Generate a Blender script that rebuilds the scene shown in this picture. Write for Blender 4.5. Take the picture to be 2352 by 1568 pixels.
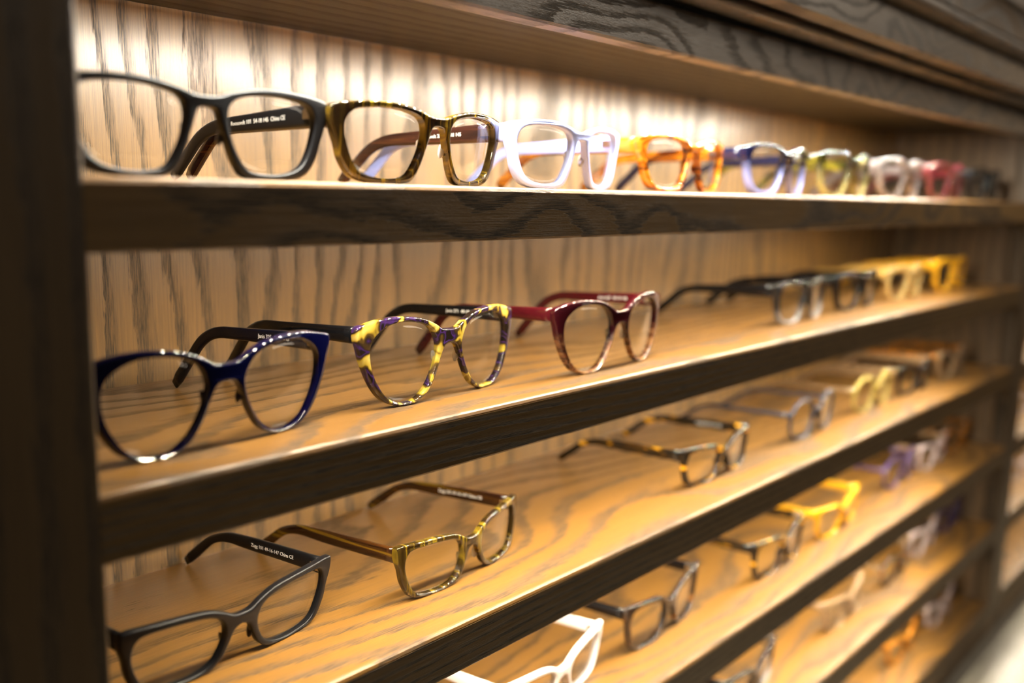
import bpy, bmesh, math, random
from mathutils import Vector, Matrix

# ------------------------------------------------------------------ scene reset
for o in list(bpy.data.objects):
    bpy.data.objects.remove(o, do_unlink=True)
scene = bpy.context.scene
COL = scene.collection
random.seed(7)

U = 0.345                 # metres per survey unit
ZO = 1.556                # eye height above the floor
S1Z, PITCH, THK = 0.0158 * U, 0.3521 * U, 0.0834 * U
DEPTH, B0Z, R1Z = 0.5551 * U, 0.3128 * U, 0.2788 * U
XL, XR, XO = 0.4376 * U, 4.37 * U, 4.56 * U       # opening of the near bay, outer edge of its far post
XEND = 8.3 * U
LIP = .013               # thickness of the front boards
SH = [ZO + S1Z - i * PITCH for i in range(6)]      # tops of the six shelves
SH[5] -= 0.020 * U

# ------------------------------------------------------------------ camera
YAW, PIT, ROL = .8425, -.1545, .0168
fw = Vector((math.sin(YAW) * math.cos(PIT), math.cos(YAW) * math.cos(PIT), math.sin(PIT)))
rt = Vector((math.cos(YAW), -math.sin(YAW), 0))
up = rt.cross(fw)
r2 = rt * math.cos(ROL) + up * math.sin(ROL)
u2 = up * math.cos(ROL) - rt * math.sin(ROL)
cam_d = bpy.data.cameras.new('camera')
cam = bpy.data.objects.new('camera', cam_d)
COL.objects.link(cam)
M = Matrix((r2, u2, -fw)).transposed().to_4x4()
M.translation = Vector((0, -U, ZO))
cam.matrix_world = M
cam_d.sensor_fit = 'HORIZONTAL'
cam_d.sensor_width = 36
cam_d.lens = 2123.155 * 36 / 2352
cam_d.clip_start = 0.01
cam_d.dof.use_dof = True
cam_d.dof.focus_distance = 0.525
cam_d.dof.aperture_fstop = 3.0
cam_d.dof.aperture_blades = 9
scene.camera = cam

# ------------------------------------------------------------------ world, room lamps, exposure
world = bpy.data.worlds.new('room')
scene.world = world
world.use_nodes = True
bg = world.node_tree.nodes['Background']
bg.inputs['Color'].default_value = (1.0, 0.88, 0.74, 1)
bg.inputs['Strength'].default_value = 0.045

def area(name, loc, target, sx, sy, power, col):
    d = bpy.data.lights.new(name, 'AREA')
    d.shape = 'RECTANGLE'; d.size = sx; d.size_y = sy; d.energy = power; d.color = col
    o = bpy.data.objects.new(name, d)
    o.location = loc
    o.rotation_euler = (Vector(target) - Vector(loc)).to_track_quat('-Z', 'Y').to_euler()
    COL.objects.link(o)
    return o
area('ceiling_lamp', (1.7, -.85, 2.25), (1.2, 0, 1.62), 0.8, 0.4, 8.8, (1, .88, .72))

vs = scene.view_settings
vs.view_transform = 'Standard'
vs.look = 'None'
vs.gamma = 1
vs.use_curve_mapping = False
vs.exposure = 0.16
LED = 1850.0
LEDCOL = (1.0, 0.89, 0.68)

# ------------------------------------------------------------------ node helpers
class NT:
    def __init__(s, name):
        s.m = bpy.data.materials.new(name)
        s.m.use_nodes = True
        s.t = s.m.node_tree
        s.b = s.t.nodes['Principled BSDF']
        s.out = s.t.nodes['Material Output']
    def n(s, typ, **kw):
        nd = s.t.nodes.new(typ)
        for k, v in kw.items():
            setattr(nd, k, v)
        return nd
    def l(s, a, b):
        s.t.links.new(a, b)
    def put(s, sock, v):
        if isinstance(v, bpy.types.NodeSocket):
            s.l(v, sock)
        else:
            sock.default_value = v
    def math(s, op, a, b=None, c=None, clamp=False):
        nd = s.n('ShaderNodeMath', operation=op, use_clamp=clamp)
        for i, v in enumerate((a, b, c)):
            if v is not None:
                s.put(nd.inputs[i], v)
        return nd.outputs[0]
    def noise(s, vec, scale=1., detail=2., rough=.5, dist=0.):
        nd = s.n('ShaderNodeTexNoise')
        s.l(vec, nd.inputs['Vector'])
        nd.inputs['Scale'].default_value = scale
        nd.inputs['Detail'].default_value = detail
        nd.inputs['Roughness'].default_value = rough
        nd.inputs['Distortion'].default_value = dist
        return nd.outputs['Fac']
    def ramp(s, fac, stops, interp='LINEAR'):
        nd = s.n('ShaderNodeValToRGB')
        nd.color_ramp.interpolation = interp
        el = nd.color_ramp.elements
        while len(el) < len(stops):
            el.new(0.5)
        for e, (p, c) in zip(el, stops):
            e.position = p
            e.color = (c, c, c, 1) if isinstance(c, (int, float)) else tuple(c) + (1,)
        s.l(fac, nd.inputs[0])
        return nd.outputs[0]
    def mix(s, fac, a, b, mode='MIX'):
        nd = s.n('ShaderNodeMix', data_type='RGBA', blend_type=mode)
        s.put(nd.inputs[0], fac)
        for sock, v in ((nd.inputs[6], a), (nd.inputs[7], b)):
            s.put(sock, v if isinstance(v, bpy.types.NodeSocket) else tuple(v) + (1,))
        return nd.outputs[2]
    def vmul(s, vec, k):
        nd = s.n('ShaderNodeVectorMath', operation='MULTIPLY')
        s.l(vec, nd.inputs[0]); nd.inputs[1].default_value = k
        return nd.outputs[0]
    def obj(s):
        return s.n('ShaderNodeTexCoord').outputs['Object']

def wood(name, order, seed, light, dark, rings=45., amp=7., af=4.5, cf=11., rough=.36, bump=.35, dmix=.8, coat=.0, coatr=.3, cior=1.6, spec=.5):
    """stained open-pore oak; order gives the axes (along the grain, across, depth)"""
    w = NT(name)
    sep = w.n('ShaderNodeSeparateXYZ'); w.l(w.obj(), sep.inputs[0])
    ax = {'x': sep.outputs[0], 'y': sep.outputs[1], 'z': sep.outputs[2]}
    com = w.n('ShaderNodeCombineXYZ')
    for i, a in enumerate(order):
        w.l(w.math('ADD', ax[a], seed * (1.37 + i)), com.inputs[i])
    v = com.outputs[0]
    field = w.noise(w.vmul(v, (af, cf, 3)), 1, 1.5, .45)
    jit = w.noise(w.vmul(v, (45, 750, 120)), 1, 3, .65)
    wob = w.noise(w.vmul(v, (14, 55, 20)), 1, 2, .5)
    sp = w.n('ShaderNodeSeparateXYZ'); w.l(v, sp.inputs[0])
    r = w.math('MULTIPLY_ADD', sp.outputs[1], rings, w.math('MULTIPLY', field, amp))
    r = w.math('MULTIPLY_ADD', jit, .62, r)
    r = w.math('MULTIPLY_ADD', wob, .55, r)
    fr = w.math('FRACT', r)
    band = w.ramp(fr, [(0, 0), (.04, 1), (.26, .9), (.46, .15), (1, 0)])
    pores = w.ramp(w.noise(w.vmul(v, (70, 2300, 2300)), 1, 3, .65), [(.42, 0), (.58, 1)])
    fibre = w.noise(w.vmul(v, (12, 1500, 1500)), 1, 3, .65)
    patch = w.noise(w.vmul(v, (3, 14, 8)), 1, 2, .5)
    d = w.math('MULTIPLY', band, w.math('MULTIPLY_ADD', pores, .65, .35))
    d2 = w.math('MULTIPLY', w.math('MULTIPLY', pores, .16), w.ramp(fibre, [(.4, 0), (.7, 1)]))
    dd = w.math('MULTIPLY', w.math('ADD', d, d2, clamp=True), dmix)
    lightv = w.mix(w.ramp(patch, [(.3, 0), (.7, 1)]), [c * .8 for c in light], [min(1, c * 1.15) for c in light])
    lightv = w.mix(w.ramp(fibre, [(.28, .45), (.62, 0)]), lightv, dark)
    w.l(w.mix(dd, lightv, dark), w.b.inputs['Base Color'])
    w.b.inputs['Roughness'].default_value = rough
    w.l(w.math('MULTIPLY_ADD', dd, .25, rough), w.b.inputs['Roughness'])
    bp = w.n('ShaderNodeBump')
    bp.inputs['Strength'].default_value = bump
    bp.inputs['Distance'].default_value = .0006
    grain = w.noise(w.vmul(v, (500, 900, 900)), 1, 1, .5)
    h = w.math('MULTIPLY_ADD', dd, -1.0, w.math('MULTIPLY', grain, .35))
    w.l(h, bp.inputs['Height'])
    w.l(bp.outputs[0], w.b.inputs['Normal'])
    w.l(w.math('MULTIPLY', w.math('MULTIPLY_ADD', dd, -.95, 1.0, clamp=True), coat), w.b.inputs['Coat Weight'])
    w.b.inputs['Specular IOR Level'].default_value = spec
    w.b.inputs['Coat Roughness'].default_value = coatr
    w.b.inputs['Coat IOR'].default_value = cior
    return w.m

OAK, OAKD = (.335, .180, .066), (.060, .040, .024)
W_BACK = wood('oak_back_panel', 'zxy', 3.1, (.285, .143, .028), (.034, .025, .014), rings=44, amp=6, af=2.4, cf=9, rough=.5, bump=.3, dmix=.92, coat=1., coatr=.27, cior=1.9)
W_SHELF = [wood('oak_shelf_%s' % c, 'xyz', 5.3 + 2.9 * i, (.27, .125, .021), (.036, .024, .012), rings=38, amp=8, af=3.2, cf=9, rough=.4, bump=.35, dmix=.9, coat=.35)
           for i, c in enumerate(('a', 'b', 'c', 'd', 'e', 'f'))]
W_EDGE = [wood('oak_edge_%s' % c, 'xzy', 11.7 + 3.3 * i, (.21, .118, .038) if i == 0 else (.13, .072, .021), (.010, .006, .0025), rings=40 if i == 0 else 160, amp=9 if i == 0 else 3, af=6 if i == 0 else 2.5,  # boards share one stain; light falloff put into colour, top lighter, rest darker
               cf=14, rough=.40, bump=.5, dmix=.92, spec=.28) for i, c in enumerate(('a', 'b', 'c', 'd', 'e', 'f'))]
W_POST = wood('oak_post', 'zxy', 21.0, (.12, .075, .034), (.022, .014, .008), rings=60, amp=5, af=2, cf=10, rough=.42, bump=.3, spec=.35)
W_SIDE = wood('oak_side_panel', 'zyx', 25.0, (.20, .115, .045), (.045, .030, .017), rings=50, amp=6, af=2.4, cf=9, rough=.38)
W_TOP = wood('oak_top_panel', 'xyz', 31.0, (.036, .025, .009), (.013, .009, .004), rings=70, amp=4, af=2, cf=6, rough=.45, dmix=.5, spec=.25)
W_VAL = wood('oak_valance', 'xzy', 37.3, (.24, .175, .115), (.040, .030, .020), rings=46, amp=9, af=7, cf=15, rough=.36, bump=.5, dmix=.85)
W_MOULD = wood('oak_moulding', 'xzy', 41.3, (.17, .12, .078), (.028, .020, .013), rings=50, amp=8, af=5, cf=12, rough=.36, bump=.5)

def simple(name, col, rough=.4, metal=0., trans=0., emis=None):
    w = NT(name)
    w.b.inputs['Base Color'].default_value = tuple(col) + (1,)
    w.b.inputs['Roughness'].default_value = rough
    w.b.inputs['Metallic'].default_value = metal
    w.b.inputs['Transmission Weight'].default_value = trans
    if emis:
        w.b.inputs['Emission Color'].default_value = tuple(emis[0]) + (1,)
        w.b.inputs['Emission Strength'].default_value = emis[1]
    return w.m

def counter_mat():
    w = NT('cream_stone')
    v = w.obj()
    n = w.noise(v, 6, 5, .6)
    w.l(w.ramp(n, [(.3, (.22, .195, .15)), (.7, (.28, .255, .21))]), w.b.inputs['Base Color'])
    w.b.inputs['Roughness'].default_value = .22
    return w.m

# ------------------------------------------------------------------ mesh helpers
def link(name, mesh, mat, parent=None):
    o = bpy.data.objects.new(name, mesh)
    COL.objects.link(o)
    if mat is not None:
        mesh.materials.clear(); mesh.materials.append(mat)
    if parent is not None:
        o.parent = parent
    return o

def tag(o, label=None, cat=None, group=None, kind=None):
    if label: o['label'] = label
    if cat: o['category'] = cat
    if group: o['group'] = group
    if kind: o['kind'] = kind
    return o

def box(name, lo, hi, mat, parent=None, bevel=.0012, seg=2):
    bm = bmesh.new()
    bmesh.ops.create_cube(bm, size=1)
    for v in bm.verts:
        v.co = Vector(((lo[i] + hi[i]) / 2 + v.co[i] * (hi[i] - lo[i]) for i in range(3)))
    if bevel:
        bmesh.ops.bevel(bm, geom=bm.edges[:], offset=bevel, segments=seg, affect='EDGES', profile=.6)
    me = bpy.data.meshes.new(name)
    bm.to_mesh(me); bm.free()
    for p in me.polygons: p.use_smooth = False
    return link(name, me, mat, parent)

def extrude_x(name, prof, x0, x1, mat, parent=None, smooth=False):
    """closed (y, z) profile swept along X"""
    bm = bmesh.new()
    a = [bm.verts.new((x0, y, z)) for y, z in prof]
    b = [bm.verts.new((x1, y, z)) for y, z in prof]
    n = len(prof)
    for i in range(n):
        bm.faces.new((a[i], a[(i + 1) % n], b[(i + 1) % n], b[i]))
    bm.faces.new(a[::-1]); bm.faces.new(b)
    bmesh.ops.recalc_face_normals(bm, faces=bm.faces)
    me = bpy.data.meshes.new(name)
    bm.to_mesh(me); bm.free()
    for p in me.polygons: p.use_smooth = smooth
    return link(name, me, mat, parent)

# ------------------------------------------------------------------ room shell
simple_floor = NT('floor_tiles')
simple_floor.l(simple_floor.ramp(simple_floor.noise(simple_floor.obj(), 3, 4, .6), [(.3, (.10, .07, .05)), (.7, (.14, .10, .07))]), simple_floor.b.inputs['Base Color'])
simple_floor.b.inputs['Roughness'].default_value = .4
tag(box('floor', (-6, -8, -.1), (10, .40, 0), simple_floor.m, bevel=0), kind='structure')
plaster = simple('warm_plaster', (.50, .45, .38), .8)
tag(box('wall_back', (-6, .26, 0), (10, .36, 3.0), plaster, bevel=0), kind='structure')

# ------------------------------------------------------------------ display cabinet
CAB = bpy.data.objects.new('display_cabinet', None)
CAB.location = (0, 0, 0)
COL.objects.link(CAB)
tag(CAB, 'dark stained oak wall display cabinet with lit shelves and a moulded top rail', 'display cabinet')

POSTL = .25 * U
TOPZ = ZO + B0Z
BOTZ = SH[5] - THK
CTZ = ZO - 1.955 * U          # top of the counter
MX = (XR + XO) / 2
bays = [(XL - .10 * U, XR), (XO, XEND)]
# posts
for x0, x1 in ((POSTL, XL), (XR, XO), (XEND, XEND + .19 * U)):
    box('post', (x0, 0, BOTZ), (x1, .020, ZO + .36 * U), W_POST, CAB, .0022, 3)
# side panels (inside faces of the bays)
for x0, x1 in ((XL - .10 * U - .012, XL - .10 * U), (XR, XO), (XEND, XEND + .03)):
    box('side_panel', (x0, .0205, BOTZ), (x1, DEPTH, TOPZ), W_SIDE, CAB, .0008, 1)
for x0, x1 in bays:
    box('back_panel', (x0, DEPTH, BOTZ), (x1, DEPTH + .012, TOPZ + .018), W_BACK, CAB, 0)
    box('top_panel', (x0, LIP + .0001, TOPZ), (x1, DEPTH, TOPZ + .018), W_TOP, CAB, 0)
L0, L1 = .205, 1.30          # the light strips stop short of the bay ends
led_mat = simple('warm_led', (1, 1, 1), .5, emis=(LEDCOL, LED))
tape_mat = simple('led_tape', (.75, .72, .66), .6)

led_top = simple('warm_led_top', (1, 1, 1), .5, emis=((1.0, .94, .80), LED * 2.9))

def light_strip(x0, x1, y, z, spacing, parent, chip=None):
    s = box('light_strip', (x0 + .01, y - .0035, z - .0012), (x1 - .01, y + .0035, z), tape_mat, parent, 0)
    bm = bmesh.new()
    n = int((x1 - x0 - .04) / spacing)
    for i in range(n + 1):
        cx = x0 + .02 + i * spacing
        vs_ = [bm.verts.new((cx + a, y + b, z - .0024)) for a, b in ((-.0016, -.0016), (-.0016, .0016), (.0016, .0016), (.0016, -.0016))]
        bm.faces.new(vs_)
    bmesh.ops.recalc_face_normals(bm, faces=bm.faces)
    for f in bm.faces:
        if f.normal.z > 0: f.normal_flip()
    me = bpy.data.meshes.new('light_chips')
    bm.to_mesh(me); bm.free()
    c = link('light_chips', me, chip or led_mat, s)
    c['kind'] = 'stuff'
    return s

for b, (x0, x1) in enumerate(bays):
    f0 = XL - .001 if b == 0 else x0
    for i, z in enumerate(SH):
        # board with a worn rounded nose along its front arris
        prof = [(.0003, z - .0030), (.0003, z - .0024), (.0009, z - .0009), (.0022, z - .0002), (.0034, z), (DEPTH, z), (DEPTH, z - .018), (LIP + .0001, z - .018), (LIP + .0001, z - .0030)]
        sh = extrude_x('shelf', prof, f0, x1, W_SHELF[i], CAB)
        # front edge board, lip hanging below the shelf
        prof = [(0, z - THK + .0012), (.0012, z - THK), (LIP, z - THK), (LIP, z - .0031), (0, z - .0031)]
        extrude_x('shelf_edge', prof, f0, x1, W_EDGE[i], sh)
        if i < 5:
            light_strip(L0 if b == 0 else x0, L1 if b == 0 else x1, .0172, z - .0182, .0166 if b == 0 else .05, sh)
    light_strip(L0 if b == 0 else x0, L1 if b == 0 else x1, .0172, TOPZ - .0002, .0166 if b == 0 else .05, CAB, led_top)
    # valance hanging in front of the top panel
    zt = ZO + .362 * U
    zb = ZO + R1Z
    prof = [(0, zb + .0014), (.0014, zb), (LIP, zb), (LIP, zt), (0, zt)]
    extrude_x('valance', prof, XL if b == 0 else XR - .0001, XR if b == 0 else x1, W_VAL, CAB)
# crown moulding: shadow gap, bead, cove, flat frieze, stepped upper mouldings
def yz(y, k): return (y * U, ZO + k * (1 + y) * U)
bead = []
for i in range(9):
    a = math.pi * (-.5 + i / 8)
    bead.append((-.045 * U - .0036 * math.cos(a) * 1.0, ZO + .389 * U + .0042 * math.sin(a)))
cove = []
c0, c1 = (-.035, .402 * (1 - .035)), (-.098, .448 * (1 - .098))
for i in range(7):
    t = i / 6
    cove.append(((c0[0] + (c1[0] - c0[0]) * (1 - math.cos(t * math.pi / 2))) * U, ZO + (c0[1] + (c1[1] - c0[1]) * math.sin(t * math.pi / 2)) * U))
XM0, XM1 = -.05 * U, XEND + .19 * U
extrude_x('crown_bead', [(.02, ZO + .376 * U)] + bead + [(.02, ZO + .402 * U)], XM0, XM1, W_MOULD, CAB, False)
zf0, zf1 = ZO + .4485 * .9 * U, ZO + .545 * .9 * U
extrude_x('crown_cove', cove + [(-.098 * U, zf0 + .004), (.02, zf0 + .004), (.02, ZO + .389 * U)], XM0, XM1, W_MOULD, CAB, False)
extrude_x('crown_frieze', [(-.100 * U, zf0), (-.100 * U, zf1), (.02, zf1), (.02, zf0 + .004), (-.09 * U, zf0 + .004)], XM0, XM1, W_VAL, CAB, False)
b2 = []
for i in range(9):
    a = math.pi * (-.5 + i / 8)
    b2.append((-.125 * U - .006 * math.cos(a), zf1 + .0075 + .0065 * math.sin(a)))
extrude_x('crown_bead', [(-.08 * U, zf1)] + b2 + [(-.08 * U, zf1 + .015)], XM0, XM1, W_MOULD, CAB, False)
c3 = []
for i in range(8):
    t = i / 7
    c3.append((-.135 * U - .03 * U * (1 - math.cos(t * math.pi / 2)), zf1 + .015 + .028 * math.sin(t * math.pi / 2)))
extrude_x('crown_cove', c3 + [(-.165 * U, zf1 + .055), (.02, zf1 + .055), (.02, zf1 + .015)], XM0, XM1, W_MOULD, CAB, False)
# plinth under the lowest shelf
box('plinth', (POSTL, .006, CTZ + .0002), (XEND + .19 * U, DEPTH, BOTZ - .0002), W_SIDE, CAB, .001, 1)

# counter the cabinet stands on
cnt = bpy.data.objects.new('counter', None)
COL.objects.link(cnt)
tag(cnt, 'pale cream polished counter under the shelving at the lower right corner', 'counter')
box('countertop', (-.5, -.30, CTZ - .03), (3.2, .25, CTZ), counter_mat(), cnt, .003, 3)
box('counter_base', (-.45, -.24, 0.0), (3.15, .24, CTZ - .0302), W_POST, cnt, .002, 2)

# ------------------------------------------------------------------ eyeglasses: outlines in millimetres (right half, z up)
ST = {
 'square': dict(ap=[(10,28),(11.5,33.5),(17,37),(30,39),(45,38.5),(54,36),(57.5,29),(55,17),(50,8),(42,4),(30,3),(20,5),(14.5,12),(11,21)],
   out=[(0,36.5),(6,37),(14,39.5),(28,42),(45,42),(58,40.5),(64.5,38.5),(65,33),(63.5,27),(61,20),(58,11),(52,3.5),(42,.5),(30,0),(18,1.5),(12.5,8),(9,17),(6.4,25),(5.1,29.3),(3.4,31.2),(0,31.6)],
   hx=61.5, hz=33.5, h0=11.5, h1=8.5, h2=7.0, thick=5.4, pad=(9.0,20)),
 'round': dict(ap=[(9.5,32),(13,39),(20,43.5),(32,45.5),(43,44),(51,38),(53,30),(51,19),(45,8),(38,3),(31,1.8),(24,3),(17,9),(12,18),(9.5,26)],
   out=[(0,39),(6,39.5),(11,42.5),(20,46.5),(32,48.5),(44,48.5),(54,46.5),(60,44.5),(60.5,39),(59,33),(57,25),(52,13),(46,5),(38.5,1),(31,0),(24,1),(16.5,6),(11,15),(7.5,24),(4.5,29.5),(0,31)],
   hx=57.5, hz=40.5, h0=9.5, h1=7.0, h2=6.5, thick=5.2, pad=(9.2,23)),
 'slim': dict(ap=[(9.5,16),(11,22),(17,26),(30,28),(45,28.5),(53,27),(55.5,20),(53,11),(48,4),(38,1.8),(25,1.8),(16,4.5),(11.5,10)],
   out=[(0,23.5),(5,24),(11,27),(20,30),(34,31.3),(50,32),(58,32.2),(61,31),(61,25),(59,19),(57,11),(52,3),(44,.4),(30,0),(18,.8),(11,5),(7,11.5),(4.3,16.5),(0,18.5)],
   hx=58, hz=26.5, h0=9.5, h1=8.2, h2=5.6, thick=5.0, pad=(8.6,12)),
}
def ell(cx, cz, rx, rz, n=16, p=2.2):
    o = []
    for i in range(n):
        a = math.pi - 2 * math.pi * i / n
        c, s = math.cos(a), math.sin(a)
        o.append((cx + rx * math.copysign(abs(c) ** (2 / p), c), cz + rz * math.copysign(abs(s) ** (2 / p), s)))
    return o
ST['panto'] = dict(ap=ell(32, 21, 21.5, 19),
   out=[(0,29),(5,29.5),(9,32),(15,38),(23,41.8),(32,42.8),(42,41.5),(50,36.5),(54.5,31.5),(59,31),(59.3,26.8),(56,25.5),(55.3,20),(53,11),(46.5,3.5),(39,.6),(32,0),(24,.8),(16,5),(10.5,12),(8.3,20),(6.8,25),(4,26.6),(0,26.8)],
   hx=57, hz=29, h0=4.6, h1=4.2, h2=4.0, thick=4.0, pad=(7.6,21))

def cr(pts, n, closed):
    N = len(pts); P = [Vector(p) for p in pts]; o = []
    for i in range(N if closed else N - 1):
        if closed: p = [P[(i + k) % N] for k in (-1, 0, 1, 2)]
        else: p = [P[max(i - 1, 0)], P[i], P[i + 1], P[min(i + 2, N - 1)]]
        for j in range(n):
            t = j / n
            o.append(.5 * ((2 * p[1]) + (p[2] - p[0]) * t + (2 * p[0] - 5 * p[1] + 4 * p[2] - p[3]) * t * t + (3 * p[1] - p[0] - 3 * p[2] + p[3]) * t ** 3))
    if not closed: o.append(P[-1])
    return o

def front_mesh(st):
    """flat 2D outline with two lens openings, thickened and rounded (XZ plane, mm)"""
    s = ST[st]
    ap = cr(s['ap'], 5, True)
    out = cr(s['out'], 5, False)
    loop = out + [Vector((-p.x, p.y)) for p in out[-2:0:-1]]
    cu = bpy.data.curves.new('outline', 'CURVE')
    cu.dimensions = '2D'; cu.fill_mode = 'BOTH'
    bev = 1.15 if st != 'panto' else .85
    cu.bevel_depth = bev; cu.bevel_resolution = 3
    cu.offset = -bev
    cu.extrude = s['thick'] / 2 - bev
    for pts in (loop, ap, [Vector((-p.x, p.y)) for p in ap]):
        sp = cu.splines.new('POLY')
        sp.points.add(len(pts) - 1)
        for q, p in zip(sp.points, pts):
            q.co = (p.x, p.y, 0, 1)
        sp.use_cyclic_u = True
    ob = bpy.data.objects.new('outline', cu)
    COL.objects.link(ob)
    bpy.context.view_layer.update()
    me = bpy.data.meshes.new_from_object(ob.evaluated_get(bpy.context.evaluated_depsgraph_get()))
    bpy.data.objects.remove(ob); bpy.data.curves.remove(cu)
    bm = bmesh.new(); bm.from_mesh(me)
    bmesh.ops.remove_doubles(bm, verts=bm.verts, dist=.02)
    bmesh.ops.recalc_face_normals(bm, faces=bm.faces)
    V = [(v.co.x, v.co.z, v.co.y) for v in bm.verts]
    F = [[v.index for v in f.verts] for f in bm.faces]
    bm.free(); bpy.data.meshes.remove(me)
    return V, F
FRONT = {k: front_mesh(k) for k in ST}

def lens_geo(st):
    ap = cr(ST[st]['ap'], 4, True)
    c = sum(ap, Vector((0, 0))) / len(ap)
    n = len(ap); V = []; F = []
    for side in (0, 1):
        base = len(V)
        V.append((c.x, side, c.y, 0.0))
        for k in (1, 2, 3, 4):
            f = k / 4 * 1.022
            for p in ap:
                q = c + (p - c) * f
                V.append((q.x, side, q.y, f))
        for i in range(n):
            a, b = base + 1 + i, base + 1 + (i + 1) % n
            F.append([base, a, b] if side else [base, b, a])
            for k in range(3):
                q = [a + k * n, b + k * n, b + (k + 1) * n, a + (k + 1) * n]
                F.append(q[::-1] if side else q)
    off = 1 + 4 * n
    for i in range(n):
        a, b = 1 + 3 * n + i, 1 + 3 * n + (i + 1) % n
        F.append([a, b, b + off, a + off])
    return V, F, c
LENS = {k: lens_geo(k) for k in ST}

def mesh_mm(name, V, F, smooth=True):
    me = bpy.data.meshes.new(name)
    me.from_pydata([(x * .001, y * .001, z * .001) for x, y, z in V], [], F)
    bm = bmesh.new(); bm.from_mesh(me)
    bmesh.ops.recalc_face_normals(bm, faces=bm.faces)
    bm.to_mesh(me); bm.free()
    for p in me.polygons: p.use_smooth = smooth
    return me

def temple_path(L, drop, tipz, hz):
    """(y, z) centre line: nearly level arm, smooth bend, sloping tip"""
    bend = L - 36
    a = (0, hz); b = (bend - 12, hz - drop * (bend - 12) / bend); c = (bend + 4, hz - drop - .5); d = (L, tipz)
    pts = [(a[0] + (b[0] - a[0]) * t / 9, a[1] + (b[1] - a[1]) * t / 9) for t in range(9)]
    m = (c[0] + (d[0] - c[0]) * .30, c[1] + (d[1] - c[1]) * .30)
    for i in range(9):
        t = i / 8
        pts.append(((1 - t) ** 2 * b[0] + 2 * t * (1 - t) * c[0] + t * t * m[0], (1 - t) ** 2 * b[1] + 2 * t * (1 - t) * c[1] + t * t * m[1]))
    for i in range(1, 6):
        t = i / 5
        pts.append((m[0] + (d[0] - m[0]) * t, m[1] + (d[1] - m[1]) * t))
    return pts

def temple_geo(st, sx, sz, L, y0, hz, side, toe=5.0):
    s = ST[st]
    hx = s['hx'] * sx * side
    h0, h1, h2 = s['h0'], s['h1'], s['h2']
    tipz = 3.4
    for _ in range(4):
        path = temple_path(L, 3.0, tipz, hz)
        n = len(path); V = []; F = []; K = 14
        for i, (y, z) in enumerate(path):
            p, q = path[max(i - 1, 0)], path[min(i + 1, n - 1)]
            t = Vector((q[0] - p[0], q[1] - p[1])).normalized()
            nz = Vector((-t.y, t.x))
            f = i / (n - 1)
            u = y / L
            if u < .5: h = h0 + (h1 - h0) * u / .5
            elif u < .74: h = h1 + (h2 - h1) * (u - .5) / .24
            else: h = h2 + (h2 * 1.22 - h2) * (u - .74) / .26
            th = 3.9 - 1.2 * u
            if st == 'panto': th = 3.2 - .6 * u
            if i == n - 1: h *= .72; th *= .6
            cx = hx - side * toe * u ** 1.6
            for k in range(K):
                a = 2 * math.pi * k / K
                c_, s_ = math.cos(a), math.sin(a)
                ex = math.copysign(abs(c_) ** .55, c_) * th / 2
                ez = math.copysign(abs(s_) ** .55, s_) * h / 2
                V.append((cx + ex, y0 + y + nz.x * ez, z + nz.y * ez))
        mz = min(v[2] for v in V)
        tipz += .25 - mz
    for i in range(n - 1):
        for k in range(K):
            F.append([i * K + k, i * K + (k + 1) % K, (i + 1) * K + (k + 1) % K, (i + 1) * K + k])
    F.append(list(range(K))[::-1]); F.append([(n - 1) * K + k for k in range(K)])
    return V, F, path

# ------------------------------------------------------------------ acetate materials
def acetate(name, col, rough=.14, trans=0., ior=1.62):
    w = NT(name)
    w.put(w.b.inputs['Base Color'], col if isinstance(col, bpy.types.NodeSocket) else tuple(col) + (1,))
    w.b.inputs['Roughness'].default_value = rough
    w.b.inputs['IOR'].default_value = ior
    w.b.inputs['Transmission Weight'].default_value = trans
    return w
def banded(name, axis, stops, freq=110., trans=.0, rough=.07, along=8., warp=.35):
    """laminated acetate: streaks across one object axis"""
    w = acetate(name, (.1, .1, .1), rough, trans)
    k = {'x': (freq, 20, along), 'y': (along, 6, freq), 'z': (along, 8, freq)}[axis]
    n = w.noise(w.vmul(w.obj(), k), 1, 2, .6, warp)
    w.l(w.ramp(n, stops), w.b.inputs['Base Color'])
    return w.m
def tortoise(name, stops, scale=150., trans=.0, rough=.1, stretch=(1, 1, 1), dist=1.2):
    w = acetate(name, (.1, .1, .1), rough, trans)
    n = w.noise(w.vmul(w.obj(), stretch), scale, 1.5, .5, dist)
    w.l(w.ramp(n, stops), w.b.inputs['Base Color'])
    return w.m
def fade(name, top, bottom, z0, z1, rough=.1, trans=.3):
    """colour laid in two layers, changing over height (mm)"""
    w = acetate(name, (.1, .1, .1), rough, trans)
    sep = w.n('ShaderNodeSeparateXYZ'); w.l(w.obj(), sep.inputs[0])
    n = w.noise(w.vmul(w.obj(), (260, 60, 30)), 1, 2, .6)
    z = w.math('MULTIPLY_ADD', n, .010, sep.outputs[2])
    mr = w.n('ShaderNodeMapRange'); w.l(z, mr.inputs[0])
    mr.inputs[1].default_value = z0 * .001; mr.inputs[2].default_value = z1 * .001
    if isinstance(bottom[0], tuple):
        bn = w.ramp(w.noise(w.vmul(w.obj(), (240, 60, 200)), 1, 2, .6, .5), bottom)
    else: bn = bottom
    w.l(w.mix(mr.outputs[0], bn, top), w.b.inputs['Base Color'])
    return w.m

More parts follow.
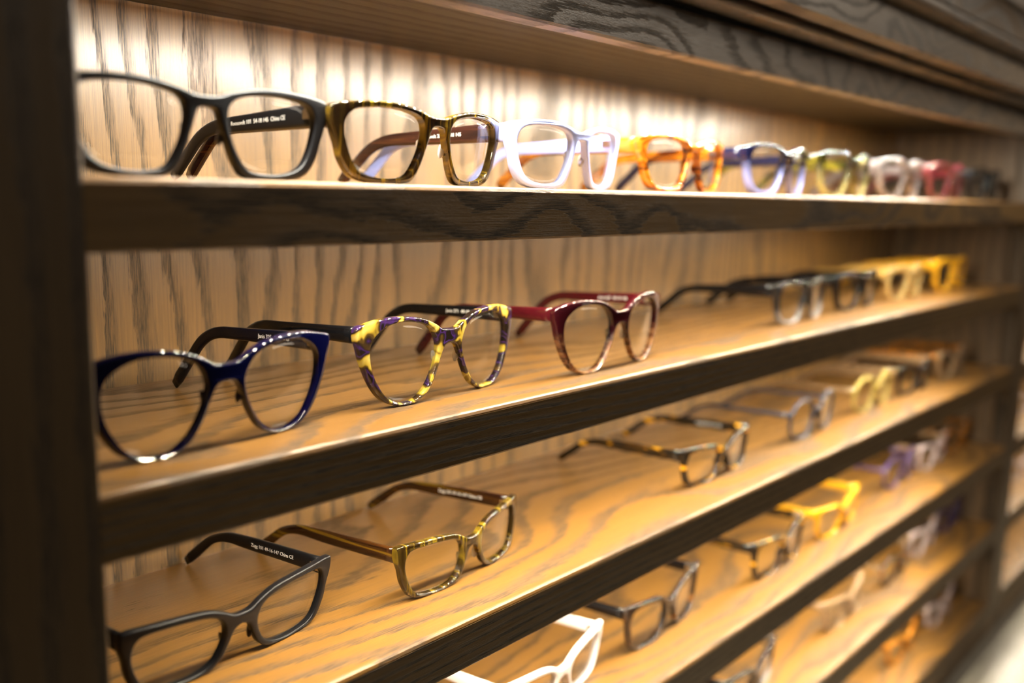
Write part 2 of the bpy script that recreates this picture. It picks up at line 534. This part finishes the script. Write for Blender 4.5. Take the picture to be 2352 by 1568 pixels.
MT = {}
MT['matte_black'] = acetate('matte_black_acetate', (.006, .006, .007), .34, ior=1.37).m
MT['gloss_black'] = acetate('gloss_black_acetate', (.005, .005, .006), .12, ior=1.46).m
MT['blue'] = acetate('deep_blue_acetate', (.0012, .0018, .026), .06, .3).m
MT['blue_black'] = acetate('blue_black_acetate', (.004, .005, .012), .12, ior=1.46).m
OLV = [(.40, (.016, .008, .003)), (.54, (.050, .030, .005)), (.62, (.15, .095, .008)), (.69, (.27, .185, .012)), (.78, (.10, .035, .005))]
MT['olive_stripe'] = banded('olive_striped_acetate', 'x', OLV, 260, .22, .08, 14)
MT['olive_temple'] = banded('olive_streak_temple', 'z', [(.40, (.016, .005, .003)), (.54, (.055, .020, .004)), (.65, (.17, .10, .008)), (.76, (.04, .010, .003))], 190, .1, .10, 4)
MT['dark_brown'] = banded('dark_brown_acetate', 'z', [(.4, (.014, .006, .005)), (.62, (.050, .016, .009)), (.75, (.16, .06, .01))], 200, .0, .12, 4)
MT['lilac'] = acetate('periwinkle_acetate', (.42, .50, .93), .28).m
MT['lilac_temple'] = acetate('periwinkle_temple', (.36, .43, .90), .28).m
AMB = [(.36, (.09, .016, .002)), (.50, (.46, .125, .005)), (.62, (.80, .32, .02)), (.74, (.40, .09, .004))]
MT['amber_tort'] = tortoise('amber_tortoise', AMB, 60, .45, .08, (1, .4, 1.6))
MT['navy_fade'] = fade('navy_fade_acetate', (.008, .008, .035), (.32, .36, .72), 18, 34, .08, .35)
MT['navy_temple'] = acetate('navy_temple', (.010, .010, .030), .12).m
MT['olive_clear'] = fade('olive_clear_acetate', (.040, .036, .005), (.55, .50, .20), 14, 36, .08, .6)
MT['olive_dark'] = tortoise('olive_dark_temple', [(.4, (.02, .02, .004)), (.62, (.30, .24, .02))], 70, .2, .1)
MT['grey_clear'] = acetate('smoke_clear_acetate', (.46, .41, .41), .06, .75).m
MT['grey_temple'] = acetate('smoke_temple', (.16, .13, .13), .10, .3).m
MT['burgundy'] = acetate('burgundy_clear_acetate', (.17, .030, .040), .07, .5).m
MT['burgundy_temple'] = acetate('burgundy_temple', (.055, .004, .007), .14).m
MT['spot_tort'] = tortoise('black_yellow_purple_tortoise', [(.42, (.012, .008, .006)), (.455, (.04, .015, .09)), (.50, (.02, .012, .008)), (.555, (.08, .045, .01)), (.59, (.40, .28, .03)), (.68, (.56, .43, .11)), (.74, (.30, .20, .03))], 95, .12, .07, (1, .6, .75), .9)
MT['red_fade'] = fade('oxblood_fade_acetate', (.045, .004, .008), ((.36, (.045, .015, .008)), (.5, (.24, .09, .035)), (.62, (.55, .30, .13))), 18, 34, .08, .25)
MT['clear_black'] = fade('black_on_clear_acetate', (.020, .020, .022), (.62, .60, .62), 4, 22, .07, .4)
MT['yellow_clear'] = acetate('honey_clear_acetate', (.95, .72, .30), .07, .7).m
MT['honey'] = acetate('honey_temple', (.95, .62, .16), .12, .45).m
MT['amber'] = acetate('bright_amber_acetate', (.98, .52, .02), .10, .4).m
MT['black_tort'] = tortoise('black_amber_tortoise', [(.50, (.010, .008, .006)), (.60, (.05, .022, .004)), (.66, (.85, .42, .02))], 110, .05, .09, (1, .45, 1.1), .5)
MT['slate'] = acetate('slate_acetate', (.030, .034, .050), .26).m
MT['citron'] = acetate('citron_clear_acetate', (.74, .60, .18), .07, .6).m
MT['brown_clear'] = acetate('brown_clear_acetate', (.30, .19, .10), .10, .3).m
MT['ginger'] = tortoise('ginger_tortoise', [(.4, (.10, .03, .006)), (.55, (.62, .24, .02)), (.7, (.30, .09, .01))], 80, .3, .09)
MT['milk'] = acetate('milky_white_acetate', (.90, .86, .88), .30).m
MT['blush'] = acetate('blush_clear_acetate', (.85, .70, .70), .08, .6).m
MT['purple'] = tortoise('purple_acetate', [(.4, (.022, .012, .055)), (.6, (.070, .048, .15)), (.72, (.24, .19, .35))], 90, .2, .1)
MT['black_brown'] = banded('black_brown_acetate', 'x', [(.45, (.010, .008, .007)), (.62, (.035, .018, .010)), (.72, (.30, .12, .02))], 160, .05, .1, 20)

def lens_mat():
    w = NT('clear_lens')
    t = w.t
    t.nodes.remove(w.b)
    tr = w.n('ShaderNodeBsdfTransparent'); tr.inputs[0].default_value = (.97, .975, .97, 1)
    gl = w.n('ShaderNodeBsdfGlossy'); gl.inputs['Roughness'].default_value = .03
    lw = w.n('ShaderNodeLayerWeight'); lw.inputs[0].default_value = .5
    sch = w.math('MULTIPLY_ADD', w.math('POWER', lw.outputs['Facing'], 5.0), .9, .035)
    mx = w.n('ShaderNodeMixShader')
    w.l(sch, mx.inputs[0]); w.l(tr.outputs[0], mx.inputs[1]); w.l(gl.outputs[0], mx.inputs[2])
    w.l(mx.outputs[0], w.out.inputs['Surface'])
    return w.m
LENSM = lens_mat()
METAL = simple('silver_metal', (.86, .84, .80), .2, 1.0)
CLEARPAD = acetate('clear_pad', (.92, .88, .84), .1, .7).m
INK = simple('white_print', (.88, .86, .82), .5)

# ------------------------------------------------------------------ one pair of glasses
def sphere_geo(c, r, rot=0., n=8, m=6):
    V = []; F = []
    for i in range(m + 1):
        a = math.pi * i / m
        for k in range(n):
            b = 2 * math.pi * k / n
            x, y, z = r[0] * math.sin(a) * math.cos(b), r[1] * math.sin(a) * math.sin(b), r[2] * math.cos(a)
            V.append((c[0] + x * math.cos(rot) - z * math.sin(rot), c[1] + y, c[2] + x * math.sin(rot) + z * math.cos(rot)))
    for i in range(m):
        for k in range(n):
            F.append([i * n + k, i * n + (k + 1) % n, (i + 1) * n + (k + 1) % n, (i + 1) * n + k])
    return V, F

def box_geo(c, h):
    V = [(c[0] + a * h[0], c[1] + b * h[1], c[2] + d * h[2]) for a in (-1, 1) for b in (-1, 1) for d in (-1, 1)]
    F = [[0, 1, 3, 2], [4, 6, 7, 5], [0, 4, 5, 1], [2, 3, 7, 6], [0, 2, 6, 4], [1, 5, 7, 3]]
    return V, F

def glasses(shelf, X, Y, yaw, st, fm, tm, label, sx=1., sz=1., k=1.8, tilt=.09, text=None, tl=126., pads='frame', group=None):
    s = ST[st]
    root = bpy.data.objects.new('eyeglasses', None)
    root.empty_display_size = .02
    root.location = (X * .001, Y * .001, SH[shelf - 1])
    root.rotation_euler = (0, 0, math.radians(yaw))
    COL.objects.link(root)
    tag(root, label, 'eyeglasses', group or 'eyeglasses on the shelves')
    kk = k * .001
    def warp(x, y, z):
        x *= sx; z *= sz
        return (x, y + kk * x * x - z * tilt, z)
    V, F = FRONT[st]
    V = [warp(*v) for v in V]
    mz = min(v[2] for v in V)
    V = [(x, y, z - mz + .05) for x, y, z in V]
    fr = link('front_frame', mesh_mm('front_frame', V, F), MT[fm], root)
    LV, LF, c = LENS[st]
    for sd in (-1, 1):
        W = []
        for x, side, z, f in LV:
            wx, wy, wz = warp(x, 0, z)
            dome = 1.1 * (f * f - .5)
            W.append((wx * sd, wy + dome + (.9 if side else -.9) * .8, wz - mz + .05))
        link('lens', mesh_mm('lens', W, LF), LENSM, root)
    hz = s['hz'] * sz
    hx = s['hx'] * sx
    y0 = kk * hx * hx - hz * tilt + s['thick'] / 2 - .3
    for sd in (-1, 1):
        TV, TF, path = temple_geo(st, sx, sz, tl, y0, hz, sd)
        t = link('temple', mesh_mm('temple', TV, TF), MT[tm], root)
        HV, HF = box_geo((sd * (hx - 2.6), y0 + 2.2, hz), (1.0, 3.6, 2.2))
        link('hinge', mesh_mm('hinge', HV, HF, False), METAL, t)
        px, pz = s['pad']
        PV, PF = sphere_geo((sd * px * sx * .95, 2.4 + kk * px * px - pz * sz * tilt, pz * sz), (1.2, 2.6, 4.8), sd * -.28)
        link('nose_pad', mesh_mm('nose_pad', PV, PF), CLEARPAD if pads == 'clear' else MT[fm], root)
        if sd == 1 and text:
            cu = bpy.data.curves.new('print', 'FONT')
            cu.body = text; cu.size = .0031; cu.extrude = .00004; cu.resolution_u = 2
            ob = bpy.data.objects.new('print', cu); COL.objects.link(ob)
            bpy.context.view_layer.update()
            me = bpy.data.meshes.new_from_object(ob.evaluated_get(bpy.context.evaluated_depsgraph_get()))
            bpy.data.objects.remove(ob); bpy.data.curves.remove(cu)
            ln = max(v.co.x for v in me.vertices)
            ys = 22.0 * .001 + ln
            slope = 3.0 / (tl - 36)
            th = 3.9 / 2 * .001 + .0000
            for v in me.vertices:
                a, b, e = v.co
                y = ys - a
                xx = hx * .001 - 5.0 * .001 * (y / (tl * .001)) ** 1.6 - th + .0006 * y / (tl * .001) - .00006 - e
                v.co = (xx, y0 * .001 + y, hz * .001 - slope * y - .0008 + b)
            link('printed_text', me, INK, t)
    return root

G1, G2, G3, G4, G5, G6 = ['eyeglasses on the %s shelf' % w for w in ('top', 'second', 'third', 'fourth', 'fifth', 'lowest')]
# top shelf
glasses(1, 217.1, 30.2, 1.2, 'square', 'matte_black', 'matte_black', 'matte black square glasses, leftmost on the top shelf, half behind the dark post', 1.013, .976, .5, .04, 'Roosevelt 101  54-18 145  China CE', group=G1)
glasses(1, 349.8, 27.7, 5.2, 'square', 'olive_stripe', 'dark_brown', 'olive and brown striped square glasses with dark brown temples on the top shelf', 1.037, .973, 2.38, .105, 'Roosevelt 205  54-18 145', pads='clear', group=G1)
glasses(1, 478.1, 29.1, 5.3, 'square', 'lilac', 'lilac_temple', 'pale periwinkle blue square glasses on the top shelf', 1.0, .979, 2.6, .07, pads='clear', group=G1)
glasses(1, 621.1, 30.3, 5.7, 'square', 'amber_tort', 'amber_tort', 'orange amber tortoise square glasses on the top shelf', 1.10, .978, 1.7, .02, group=G1)
glasses(1, 778.5, 31.3, 3.8, 'square', 'navy_fade', 'navy_temple', 'square glasses fading from navy to pale blue on the top shelf', 1.057, 1.017, 2.2, .073, group=G1)
glasses(1, 918, 29, 2, 'square', 'olive_clear', 'olive_dark', 'blurred olive to clear square glasses on the top shelf, right of the navy pair', 1.04, 1.03, 1.87, .093, group=G1)
glasses(1, 1072, 29, 1, 'square', 'grey_clear', 'grey_temple', 'blurred clear smoke grey glasses on the top shelf, left of the burgundy pair', 1.05, 1.04, 1.86, .1, group=G1)
glasses(1, 1230, 29, 1, 'square', 'burgundy', 'burgundy_temple', 'blurred burgundy glasses, second from the right end of the top shelf', 1.03, 1.05, 1.83, .09, group=G1)
glasses(1, 1396.6, 30.4, -1.2, 'square', 'gloss_black', 'gloss_black', 'blurred black glasses at the far right end of the top shelf', 1.0, 1.05, 1.82, .1, group=G1)
# second shelf
glasses(2, 222.6, 31.6, 3.9, 'round', 'blue', 'blue_black', 'glossy deep blue round glasses, leftmost on the second shelf', 1.084, 1.01, 1.54, .074, 'Janis 325  49-19 145', group=G2)
glasses(2, 373.1, 37.5, 4.0, 'round', 'spot_tort', 'gloss_black', 'black and yellow spotted tortoise round glasses with black temples on the second shelf', 1.107, 1.034, 1.69, .0, 'Janis 271  49-19 145', pads='clear', group=G2)
glasses(2, 524.2, 24.2, 3.7, 'round', 'red_fade', 'burgundy_temple', 'oxblood red round glasses with brown striped lower rims on the second shelf', 1.124, 1.025, 1.89, .03, 'Janis 607  49-19 145', pads='clear', group=G2)
glasses(2, 868, 44, 4, 'square', 'clear_black', 'gloss_black', 'black and clear square glasses with long black temples, fourth on the second shelf', 1.02, 1.0, 1.8, .09, group=G2)
glasses(2, 1022, 50, 2, 'square', 'gloss_black', 'gloss_black', 'plain glossy black blurred glasses on the second shelf, left of the honey pair', 1.0, 1.0, 1.8, .09, group=G2)
glasses(2, 1178, 52, 1, 'square', 'yellow_clear', 'honey', 'blurred clear honey coloured glasses on the second shelf beside the bright amber pair', 1.0, 1.0, 1.8, .09, group=G2)
glasses(2, 1348, 50, 0, 'square', 'amber', 'amber', 'bright opaque amber yellow glasses at the far right end of the second shelf', 1.0, 1.08, 1.8, .09, group=G2)
# third shelf
glasses(3, 240.0, 54.7, 4.1, 'slim', 'matte_black', 'matte_black', 'matte black slim rectangular glasses at the lower left on the third shelf', 1.031, 1.169, 1.73, .147, 'Zagg 101 49-16-147 China CE', group=G3)
glasses(3, 400.7, 44.6, 8.0, 'slim', 'olive_stripe', 'olive_temple', 'olive striped slim rectangular glasses with streaked brown temples on the third shelf', 1.021, 1.109, 2.34, .0, 'Zagg 205 49-16-147 China CE', pads='clear', group=G3)
glasses(3, 707, 38, 4, 'slim', 'black_tort', 'black_tort', 'black tortoise rectangular glasses with amber flecks on the temples, middle of the third shelf', 1.06, 1.10, 1.9, .07, 'Zagg 200 49-16-147', group=G3)
glasses(3, 905, 42, 2, 'panto', 'slate', 'slate', 'thin slate grey round glasses on the third shelf', 1.0, 1.0, 1.5, .08, group=G3)
glasses(3, 1078, 45, 1, 'panto', 'citron', 'brown_clear', 'round glasses with a shiny citron yellow front on the third shelf', 1.02, .98, 1.6, .08, group=G3)
glasses(3, 1217, 43, 1, 'slim', 'gloss_black', 'brown_clear', 'blurred black rectangular glasses on the third shelf, left of the brown pair at its end', 1.0, 1.2, 1.8, .09, group=G3)
glasses(3, 1375, 45, 0, 'slim', 'brown_clear', 'ginger', 'blurred brown glasses at the far right end of the third shelf', 1.0, 1.2, 1.8, .09, group=G3)
# fourth shelf
glasses(4, 337, 45, 5, 'slim', 'blush', 'dark_brown', 'glasses cut off at the bottom edge with a brown temple left of the white pair', 1.0, 1.1, 1.8, .09, group=G4)
glasses(4, 489, 40, 6, 'slim', 'milk', 'milk', 'milky white rectangular glasses at the bottom edge on the fourth shelf', 1.05, 1.15, 1.8, .09, group=G4)
glasses(4, 637, 43, 5, 'slim', 'black_brown', 'gloss_black', 'black glasses with bright glints along the brow, right of the milky white pair', 1.04, 1.3, 1.8, .07, pads='clear', group=G4)
glasses(4, 837, 36, 4, 'slim', 'black_tort', 'black_tort', 'black and brown blurred glasses on the fourth shelf, left of the amber pair', 1.05, 1.28, 1.8, .08, group=G4)
glasses(4, 983, 37, 3, 'slim', 'amber', 'amber', 'bright amber yellow glasses in the middle of the fourth shelf', 1.05, 1.15, 1.8, .08, group=G4)
glasses(4, 1205, 48, 2, 'panto', 'purple', 'purple', 'purple round blurred glasses on the fourth shelf', 1.05, 1.0, 1.8, .08, group=G4)
glasses(4, 1325, 46, 1, 'slim', 'blush', 'brown_clear', 'blurred pale pinkish glasses on the fourth shelf, right of the purple pair', .93, 1.15, 1.8, .08, group=G4)
glasses(4, 1441, 46, 0, 'slim', 'ginger', 'ginger', 'blurred ginger orange glasses at the far right end of the fourth shelf', .93, 1.2, 1.8, .08, group=G4)
# fifth shelf
glasses(5, 795, 38, 5, 'slim', 'clear_black', 'gloss_black', 'black and clear glasses on the fifth shelf at the bottom edge, nearest the camera there', 1.0, 1.2, 1.8, .08, group=G5)
glasses(5, 1025, 38, 3, 'slim', 'brown_clear', 'brown_clear', 'blurred brown clear glasses on the fifth shelf, second from the left', 1.0, 1.2, 1.8, .08, group=G5)
glasses(5, 1190, 38, 3, 'panto', 'black_brown', 'brown_clear', 'blurred dark round glasses in the middle of the fifth shelf', 1.02, .95, 1.8, .08, group=G5)
glasses(5, 1318, 45, 1, 'slim', 'blush', 'brown_clear', 'blurred blush clear glasses on the fifth shelf, second from the right end', .93, 1.2, 1.8, .08, group=G5)
glasses(5, 1440, 48, 0, 'slim', 'purple', 'purple', 'blurred dark purple glasses at the far right end of the fifth shelf', .93, 1.2, 1.8, .08, group=G5)
# lowest shelf
glasses(6, 1245, 38, 2, 'slim', 'ginger', 'ginger', 'blurred ginger orange glasses on the lowest shelf', 1.0, 1.15, 1.8, .08, group=G6)
glasses(6, 1400, 38, 1, 'slim', 'blush', 'brown_clear', 'blurred pale glasses with one round glint near the right end of the lowest shelf', 1.0, 1.15, 1.8, .08, group=G6)
# bay beyond the far post
NB = 'glasses in the next bay beyond the far post'
for sh_, nm in ((3, 'third'), (4, 'fourth'), (5, 'fifth')):
    for j, (fm_, x_) in enumerate((('grey_clear', 1660), ('blush', 1810))):
        glasses(sh_, x_, 40, 0, 'slim', fm_, 'brown_clear', 'blurred pale glasses beyond the far post, %s shelf, %s of two' % (nm, ('nearer', 'farther')[j]), 1, 1.1, group=NB)
